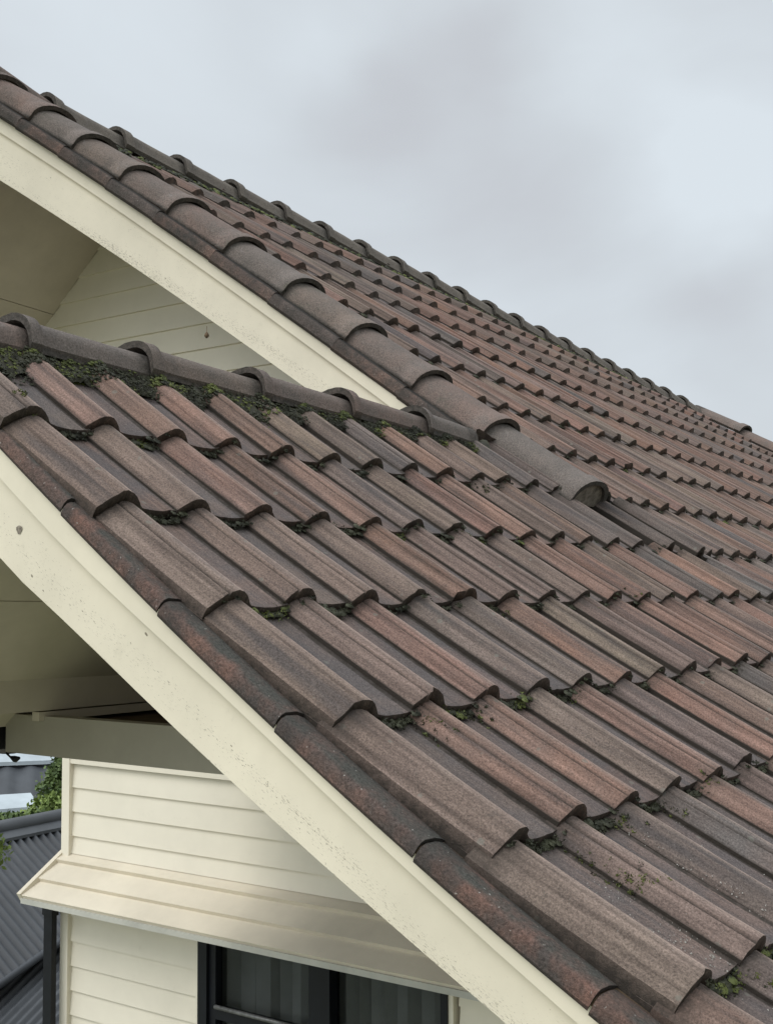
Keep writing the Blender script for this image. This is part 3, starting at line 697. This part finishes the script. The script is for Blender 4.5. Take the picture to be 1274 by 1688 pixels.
# window
win = Mesh()
x0, x1, zt, zb = -1.965, -0.640, -1.84, -3.15
yf0, yf1 = 2.462, 2.53
for (a, b, c, d) in ((x0, x0+0.055, zb, zt), (x1-0.03, x1, zb, zt), (-1.325, -1.215, zb, zt), (x0+0.055, -1.325, zt-0.04, zt), (-1.215, x1-0.03, zt-0.04, zt), (x0+0.055, -1.325, zb, zb+0.05), (-1.215, x1-0.03, zb, zb+0.05)):
    win.box((a, yf0+(0.006 if c != zb or d != zt else 0), c), (b, yf1, d))
wf = win.build('window', MT_BLACK, wall)
m = Mesh()
for (a, b, c, d) in ((x0+0.055, x0+0.095, zb+0.05, zt-0.04), (x0+0.095, -1.325, -2.245, -2.195)):
    m.box((a, yf0+0.016, c), (b, yf1-0.01, d))
m.build('sash', MT_BLACK, wf)
m = Mesh(); m.tube([(x0+0.10, yf0+0.008, -2.190), (-1.33, yf0+0.008, -2.190)], 0.010, 8); m.build('window_rail', mat_plain('worn_rail', (0.10, 0.10, 0.095), 0.35, 0.5, 60, 0.6), wf)
m = Mesh(); m.box((x0+0.095, 2.512, -2.195), (-1.325, 2.516, zt-0.04)); m.box((x0+0.095, 2.512, zb+0.05), (-1.325, 2.516, -2.245)); m.box((-1.215, 2.512, zb+0.05), (x1-0.03, 2.516, zt-0.04))
m.build('pane', MT_GLASS, wf)
m = Mesh(); x = x0+0.05
while x < x1-0.03:
    an = R(rng.uniform(-5, 60)); hw = 0.044; dx, dy = hw*math.cos(an), hw*math.sin(an)
    P4 = [(x-dx, 2.60-dy), (x+dx, 2.60+dy), (x+dx+0.001, 2.602+dy), (x-dx+0.001, 2.602-dy)]
    m.hexa([(a, b, zb) for a, b in P4]+[(a, b, zt) for a, b in P4]); x += 0.062+rng.uniform(-.008, .008)
m.build('curtain', MT_CURTAIN, wf)
m = Mesh(); m.box((x0-0.022, 2.472, zb), (x0, 2.52, zt)); m.box((x1, 2.472, zb), (x1+0.022, 2.52, zt)); m.box((x0-0.03, 2.45, zb-0.04), (x1+0.03, 2.53, zb)); m.build('window_trim', MT_BOARD, wf)
m = Mesh(); m.box((x0+0.01, 2.66, zb), (x1-0.01, 2.68, zt)); m.build('curtain_backing', MT_DARKROOM, wf)
# black post under the hood's left end
m = Mesh(); m.box((-2.942, 2.40, -5.45), (-2.882, 2.43, -1.84)); m.box((-2.948, 2.394, -1.93), (-2.876, 2.436, -1.88)); m.build('post', MT_BLACK, house)

# ------------------------------------------------------------------ moss and debris
def tuft(m, p, r, cnt, nrm, blade=0.010, squash=0.5):
    nrm = Vector(nrm); 
    for _ in range(cnt):
        q = Vector(rng.normal(0, 1, 3)); q = q.normalized()*r*rng.uniform(0.1, 1)**0.6
        q -= nrm*q.dot(nrm)*(1-squash)
        c = Vector(p)+q; d = (Vector(rng.normal(0, 1, 3)).normalized()+nrm*0.7).normalized(); sz = blade*rng.uniform(0.5, 1.4)
        sd_ = d.orthogonal().normalized(); sd_.rotate(Matrix.Rotation(rng.uniform(0, 6.28), 3, d))
        a = m.vert(c-sd_*sz*0.35); b = m.vert(c+sd_*sz*0.35); t = m.vert(c+d*sz)
        m.face(a, b, t, smooth=False)
def lump(m, p, r, nrm):
    """low irregular cushion"""
    k1, k2 = 3, 7; nrm = Vector(nrm); a = nrm.orthogonal().normalized(); b = nrm.cross(a); sd0 = rng.uniform(0, 99); G = []
    for i in range(k1):
        ph = i/(k1-1)*math.pi/2*1.1
        ring = []
        for j in range(k2):
            th = 2*math.pi*j/k2; rr = r*(1+0.30*noise.noise((math.cos(th)*2+sd0, math.sin(th)*2, ph*2)))
            ring.append(m.vert(Vector(p)+(a*math.cos(th)+b*math.sin(th))*rr*math.cos(ph-0.15)+nrm*rr*0.38*math.sin(ph)))
        G.append(ring)
    for i in range(k1-1):
        for j in range(k2): m.face(G[i][j], G[i][(j+1) % k2], G[i+1][(j+1) % k2], G[i+1][j])
md = Mesh(); mg = Mesh()
def nlev(c, l): return prof(c)-H+0.004-(1-l)*T
for j in range(-7, 8):
    imax = 50 if j < 0 else 40
    for i in range(0, imax):
        if j < 0 and i*P_ < UC+0.1: continue
        U0 = i*P_-0.062+ROWDU.get(j, 0)*(1-ss((i*P_-1)/1.5)); s1 = s_row(j, i*P_)
        far = warp(i*P_, 0) > 4 or j < -2
        dens = noise.noise((j*0.9, i*0.35, 4.2))
        pr_ = 0.92 if j >= 0 else 0.45
        for c in ([0.12, 0.22, 0.32, 0.42] + [0.48+0.042*k for k in range(14)]) if not far else (0.60, 0.75, 0.9, 1.02):
            inpan = c > 0.47
            if rng.uniform() > (pr_ if inpan else 0.45*pr_)*(0.8+0.5*dens): continue
            s = s1+0.008+rng.normal(0.0, 0.003); U = U0+c*P_+rng.normal(0, 0.006)
            p, nn, ts, tu = frame(s, warp(U, s)); n = nlev(c if c < 1 else c-1.0, 0.02)+0.006+rng.uniform(0, 0.008); q = p+nn*n
            r = rng.uniform(0.005, 0.010)*(1.3 if inpan else 0.6)*(1.3 if dens > 0.1 and inpan else 1)
            tgt = mg if (dens > 0.18 and inpan and rng.uniform() < 0.4) else md
            if not far and inpan:
                for _ in range(3): lump(md, q+tu*rng.normal(0, 0.004)-nn*0.003, rng.uniform(0.003, 0.0055), nn)
            if far: lump(md, q, r*1.4, nn)
            else:
                for _ in range(4): lump(tgt if rng.uniform() < 0.7 else md, q+ts*rng.normal(0, 0.3)*r+tu*rng.normal(0, 0.9)*r, r*rng.uniform(0.35, 0.75), nn)
                tuft(tgt, q+nn*0.001, r*1.5, 30, nn, 0.0045)
# thick moss beneath the lower ridge caps
for k in range(6000):
    y = rng.uniform(-0.12, 2.0); wdt = 0.075 if y < 1.0 else 0.045
    x = rng.uniform(0, 1)**1.3*wdt*(0.75+0.8*max(0, noise.noise((y*7, 1, 2))+0.35)); s = -0.285+x
    U = y+0.01; ph = ((U+0.075)/P_) % 1.0
    p, nn, ts, tu = frame(s, warp(U, s)); h = nlev(ph, 0.3)
    if 0.05 < ph < RW and x > 0.07 and rng.uniform() < 0.6: continue
    q = p+nn*(h+rng.uniform(0, 0.008)); r = rng.uniform(0.003, 0.0075)
    tgt = mg if noise.noise((y*9, x*40, 5)) > 0.05 else md
    lump(tgt, q, r, nn); tuft(tgt if rng.uniform() < 0.7 else md, q, r*1.5, 12, nn, 0.0034)
for k in range(3800):
    y = rng.uniform(-0.13, 2.05); p, b, nn = lpath(y)
    wd = 0.070+0.06*noise.noise((y*6, 0, 3))-0.03*ss((y-0.9)/0.8); x = 0.045+wd*rng.uniform(0, 1)
    q = p+b*x+nn*(-0.76*x-0.020+rng.uniform(-0.010, 0.008)-0.030*((x-0.03)/0.08)**2*0.6)
    tgt = mg if noise.noise((y*9, x*40, 5)) > 0.12 else md
    n2 = np.array((0.5, 0.0, 0.85)); lump(tgt, q, rng.uniform(0.002, 0.005), n2)
    if k % 2: tuft(tgt, q, 0.006, 8, n2, 0.0036)
# main ridge bedding moss
for k in range(1400):
    y = 1.75+rng.uniform(0, 1)**1.4*7.0
    s = RS+0.155+rng.uniform(0, 0.05); p, nn, ts, tu = frame(s, y); q = p+nn*(-0.03+rng.uniform(0, 0.02))
    lump(mg if rng.uniform() < 0.35 else md, q, rng.uniform(0.008, 0.018), nn)
# stray tufts in the pans and along the bottom verge
def at(s, U, c_off=0.0):
    p, nn, ts, tu = frame(s, warp(U, s)); j = min(k for k in ROWS if ROWS[k] >= s); ph = ((U+0.062-ROWDU.get(j, 0))/P_) % 1.0
    l = (s-ROWS[j-1])/(ROWS[j]-ROWS[j-1]); return p+nn*nlev(ph, l), nn
for (s, U, cnt, r) in ((1.53, 0.14, 16, 0.02), (1.56, 0.15, 20, 0.02), (1.47, 0.125, 10, 0.014), (1.43, 0.34, 12, 0.016), (1.83, 0.13, 14, 0.02), (2.0, 0.16, 10, 0.02), (1.10, 0.15, 16, 0.022),
                       (1.08, 0.35, 8, 0.014), (1.44, 0.53, 12, 0.016), (1.415, 0.75, 12, 0.014), (0.72, 0.95, 10, 0.016), (0.73, 1.4, 14, 0.02), (0.75, 1.45, 14, 0.02), (0.70, 1.75, 12, 0.016), (0.40, 1.9, 10, 0.015), (0.39, 1.2, 8, .014),
                       (1.80, 0.33, 14, 0.02), (1.79, 0.55, 14, 0.018), (1.06, 0.74, 10, 0.014), (0.06, 1.75, 12, 0.018), (0.05, 1.5, 10, 0.016), (0.0, -0.02, 10, 0.016)):
    for _ in range(cnt):
        q, nn = at(s+rng.normal(0, r), U+rng.normal(0, r*0.6)); lump(mg, q, rng.uniform(0.002, 0.004), nn); tuft(mg if rng.uniform() < 0.6 else md, q, 0.007, 16, nn, 0.005)
for k in range(150):   # along the dark joint between rake tiles and field
    s = rng.uniform(0.0, 2.3); p, b, nn = kpath(s); q = p+b*(0.035+rng.normal(0, 0.004))+nn*(-0.062)
    lump(md, q, rng.uniform(0.003, 0.008), nn); tuft(md if rng.uniform() < 0.6 else mg, q, 0.010, 6, nn, 0.007)
tag(mg.build('moss', MT_MOSS), 'bright green moss under the lower ridge caps and in the tile laps', 'moss', 'stuff')
tag(md.build('moss', MT_MOSSDARK), 'dark crusted moss along the lower edges of the tile rows', 'moss', 'stuff')
mr = Mesh()
for k in range(700):
    if k < 700: s = rng.uniform(1.45, 2.3); i = rng.integers(0, 6)
    else: s = rng.uniform(0, 1.4); i = rng.integers(0, 12)
    if k < 330: s = rng.uniform(1.45, 1.78); i = rng.choice([0, 1])
    U = i*P_-0.062+P_*rng.uniform(0.62, 1.02)
    q, nn = at(s, U); r = rng.uniform(0.0008, 0.0026)
    a = Vector(nn).orthogonal().normalized()*r; b = Vector(nn).cross(a).normalized()*r*rng.uniform(.5, 1)
    q = Vector(q)+Vector(nn)*0.0015; a.rotate(Matrix.Rotation(rng.uniform(0, 6), 3, Vector(nn)))
    i0 = [mr.vert(q-a), mr.vert(q+b), mr.vert(q+a), mr.vert(q-b), mr.vert(q+Vector(nn)*r)]
    for x, y in ((0, 1), (1, 2), (2, 3), (3, 0)): mr.face(i0[x], i0[y], i0[4], smooth=False)
tag(mr.build('grit', MT_GRIT), 'pale grit and seed debris lying in the tile valleys', 'grit', 'stuff')

# hanging cocoon below the main barge
m = Mesh(); m.tube([(-1.40, 1.93, 0.672), (-1.40, 1.93, 0.650), (-1.40, 1.93, 0.642), (-1.401, 1.93, 0.632), (-1.40, 1.93, 0.624)], [0.0012, 0.0012, 0.007, 0.010, 0.003], 8)
tag(m.build('cocoon', MT_TIMBER), 'small dark cocoon hanging by a thread below the main barge board', 'cocoon')

# ------------------------------------------------------------------ neighbourhood
m = Mesh()
G = 40
for a in range(G):
    for b in range(G):
        pass
i = [m.vert((x, y, -5.5)) for x, y in ((-1500, -1500), (1500, -1500), (1500, 1500), (-1500, 1500))]; m.face(*i, smooth=False)
tag(m.build('ground', MT_GRASS), kind='structure')

def corrugated(m, P00, P10, P01, P11, waves, amp, nl=2, thick=0.02):
    """sheet P00-P10 (ridge edge) to P01-P11 (eave edge), corrugations run ridge->eave"""
    P00, P10, P01, P11 = map(Vector, (P00, P10, P01, P11)); nn = (P10-P00).cross(P01-P00).normalized()
    if nn.z < 0: nn = -nn
    n = waves*6; rows = []
    for l in range(nl):
        t = l/(nl-1); r = []
        for k in range(n+1):
            f = k/n; p = (P00.lerp(P10, f)).lerp(P01.lerp(P11, f), t)+nn*amp*math.cos(2*math.pi*f*waves); r.append(m.vert(p))
        rows.append(r)
    for l in range(nl-1):
        for k in range(n): m.face(rows[l][k], rows[l][k+1], rows[l+1][k+1], rows[l+1][k])

# neighbour's house with the corrugated roof
nb = empty('neighbour_house', 'neighbouring house with dark corrugated iron roof and rolled ridge flashing', 'house', loc=(-8.6, 6.8, -5.5))
def W(p): return (p[0]+8.6, p[1]-6.8, p[2]+5.5)
m = Mesh()
R0 = (-8.3, 4.2, -2.66); R1 = (-8.6, 10.0, -2.62)
E0 = (-6.57, 4.2, -3.71); E1 = (-8.25, 10.0, -2.74)
corrugated(m, W(R0), W(R1), W(E0), W(E1), 62, 0.026)
corrugated(m, W(R0), W(R1), W((-11.0, 3.8, -4.1)), W((-11.3, 9.8, -4.1)), 62, 0.020)
rf_ = m.build('roof', MT_IRON, nb)
m = Mesh(); m.tube([W((R0[0], R0[1], R0[2]+0.03)), W((R1[0], R1[1], R1[2]+0.03))], 0.075, 10)
m.hexa([W((R0[0]-.02, R0[1], R0[2]+.005)), W((R0[0]+.17, R0[1], R0[2]-.075)), W((R1[0]+.17, R1[1], R1[2]-.075)), W((R1[0]-.02, R1[1], R1[2]+.005)),
        W((R0[0]-.02, R0[1], R0[2]+.045)), W((R0[0]+.17, R0[1], R0[2]-.045)), W((R1[0]+.17, R1[1], R1[2]-.045)), W((R1[0]-.02, R1[1], R1[2]+.045))])
m.build('ridge_flashing', MT_IRON2, rf_)
m = Mesh(); m.box(W((-10.8, 4.6, -5.5)), W((-7.2, 9.8, -4.05))); m.build('wall', MT_WHITEWALL, nb)
# lean-to roof in front of it with corrugations the other way
ln = empty('lean_to', 'low grey corrugated lean-to roof in front of the neighbouring house', 'shed', loc=(-5.2, 4.4, -5.5))
m = Mesh(); W2 = lambda p: (p[0]+5.2, p[1]-4.4, p[2]+5.5)
Q0 = (-7.89, 6.60, -3.47); Q1 = (-5.87, 7.55, -3.41); Q2 = (-5.95, 2.46, -4.24); Q3 = (-3.93, 3.41, -4.18)
corrugated(m, W2(Q0), W2(Q1), W2(Q2), W2(Q3), 26, 0.022)
lr = m.build('roof', MT_IRON2, ln)
m = Mesh(); m.tube([W2((Q2[0], Q2[1], Q2[2]-.03)), W2((Q3[0], Q3[1], Q3[2]-.03))], 0.05, 8); m.build('gutter', MT_BLACK, lr)
m = Mesh(); m.tube([W2((-6.58, 4.2, -3.71)), W2((-7.0, 5.65, -3.47)), W2((-7.55, 7.55, -3.15))], 0.035, 8); m.build('valley_flashing', MT_IRON, lr)
m = Mesh(); m.box(W2((-6.6, 3.9, -5.5)), W2((-4.6, 6.2, -4.25))); m.build('wall', MT_WHITEWALL, ln)

def gable_house(name, cx, cy, wx, wy, z0, ze, zr, mat, label, rot):
    o = empty(name, label, 'house', loc=(cx, cy, z0)); o.rotation_euler = (0, 0, rot)
    m = Mesh(); h = ze-z0; r = zr-z0
    m.extrude([(-wx, 0), (wx, 0), (wx, h-0.3), (0, r-0.45), (-wx, h-0.3)], -wy, wy, 1); m.build('wall', MT_WHITEWALL, o)
    m = Mesh()
    corrugated(m, (0, -wy-.3, r), (0, wy+.3, r), (wx+.4, -wy-.3, h-.15), (wx+.4, wy+.3, h-.15), int(wy*5), 0.03)
    corrugated(m, (0, -wy-.3, r), (0, wy+.3, r), (-wx-.4, -wy-.3, h-.15), (-wx-.4, wy+.3, h-.15), int(wy*5), 0.03)
    rr = m.build('roof', mat, o)
    m = Mesh(); m.tube([(0, -wy-.3, r+.03), (0, wy+.3, r+.03)], 0.1, 8); m.build('ridge_flashing', mat, rr)
    return o
dh = gable_house('distant_house', -18.5, 14.5, 5.0, 8.0, -5.5, -4.6, -3.0, MT_IRON, 'farther house with a wide dark grey roof carrying two pale sheets', R(-38))
dh_roof = [c for c in dh.children if c.name.startswith('roof')][0]
def on_roof(x, y, h): return (x, y, 2.5-(2.5-0.75)/5.4*x+h)
def panel(pts):
    m = Mesh(); m.hexa([on_roof(x, y, 0.05) for x, y in pts]+[on_roof(x, y, 0.12) for x, y in pts]); m.build('pale_sheet', MT_PALE, dh_roof)
panel([(2.75, -1.2), (3.3, -1.2), (3.2, 0.15), (2.7, 0.0)])
panel([(1.10, -1.4), (1.45, -1.4), (1.45, 0.9), (1.10, 0.9)])
def tree(name, label, loc, hgt, rad, nleaf, lmat, leaf=0.12, cat='tree', trunk=True, squash=0.8):
    o = empty(name, label, cat, loc=loc)
    m = Mesh(); pts = [(0, 0, 0), (0.03, 0.02, hgt*0.35), (0.0, 0.05, hgt*0.7), (0.02, 0, hgt)]
    m.tube(pts, [rad*0.09, rad*0.07, rad*0.05, rad*0.02], 7)
    cl = []
    for k in range(14):
        d = Vector(rng.normal(0, 1, 3)).normalized(); d.z = abs(d.z)*0.8-0.15
        c = Vector((0, 0, hgt))+Vector((d.x*rad*0.7, d.y*rad*0.7, d.z*rad*squash)); cl.append((c, rad*rng.uniform(0.28, 0.5)))
        m.tube([(0, 0, hgt*rng.uniform(0.45, 0.9)), tuple(c*0.6+Vector((0, 0, hgt))*0.4), tuple(c)], [rad*0.035, rad*0.02, rad*0.006], 5)
    m.build('trunk', MT_BARK, o)
    m = Mesh()
    for k in range(nleaf):
        c, r = cl[int(rng.integers(0, len(cl)))]; d = Vector(rng.normal(0, 1, 3)).normalized()
        p = c+d*r*rng.uniform(0.35, 1.05); a = Vector(rng.normal(0, 1, 3)).normalized(); b = a.orthogonal().normalized(); s_ = leaf*rng.uniform(0.6, 1.3)
        q = [m.vert(p-a*s_*0.5), m.vert(p+b*s_*0.24), m.vert(p+a*s_*0.5), m.vert(p-b*s_*0.24)]; m.face(*q, smooth=False)
    m.build('crown', lmat, o)
    return o
tree('shrub', 'rounded mid green shrub behind the corrugated ridge, at the left edge', (-12.0, 9.2, -5.5), 1.80, 0.62, 4500, MT_LEAF, 0.10, 'shrub')
tree('shrub', 'yellowish green shrub just left of the house corner', (-12.4, 10.1, -5.5), 1.90, 0.55, 4500, MT_LEAF2, 0.09, 'shrub')
tree('tree', 'taller dark green tree rising beside the house corner', (-13.05, 11.30, -5.5), 2.45, 0.68, 6000, MT_LEAF, 0.10)
tree('tree', 'leafy tree with bright leaves peeking in at the left edge of the view', (-3.99, 2.67, -5.5), 3.68, 0.27, 1400, MT_LEAF2, 0.04)
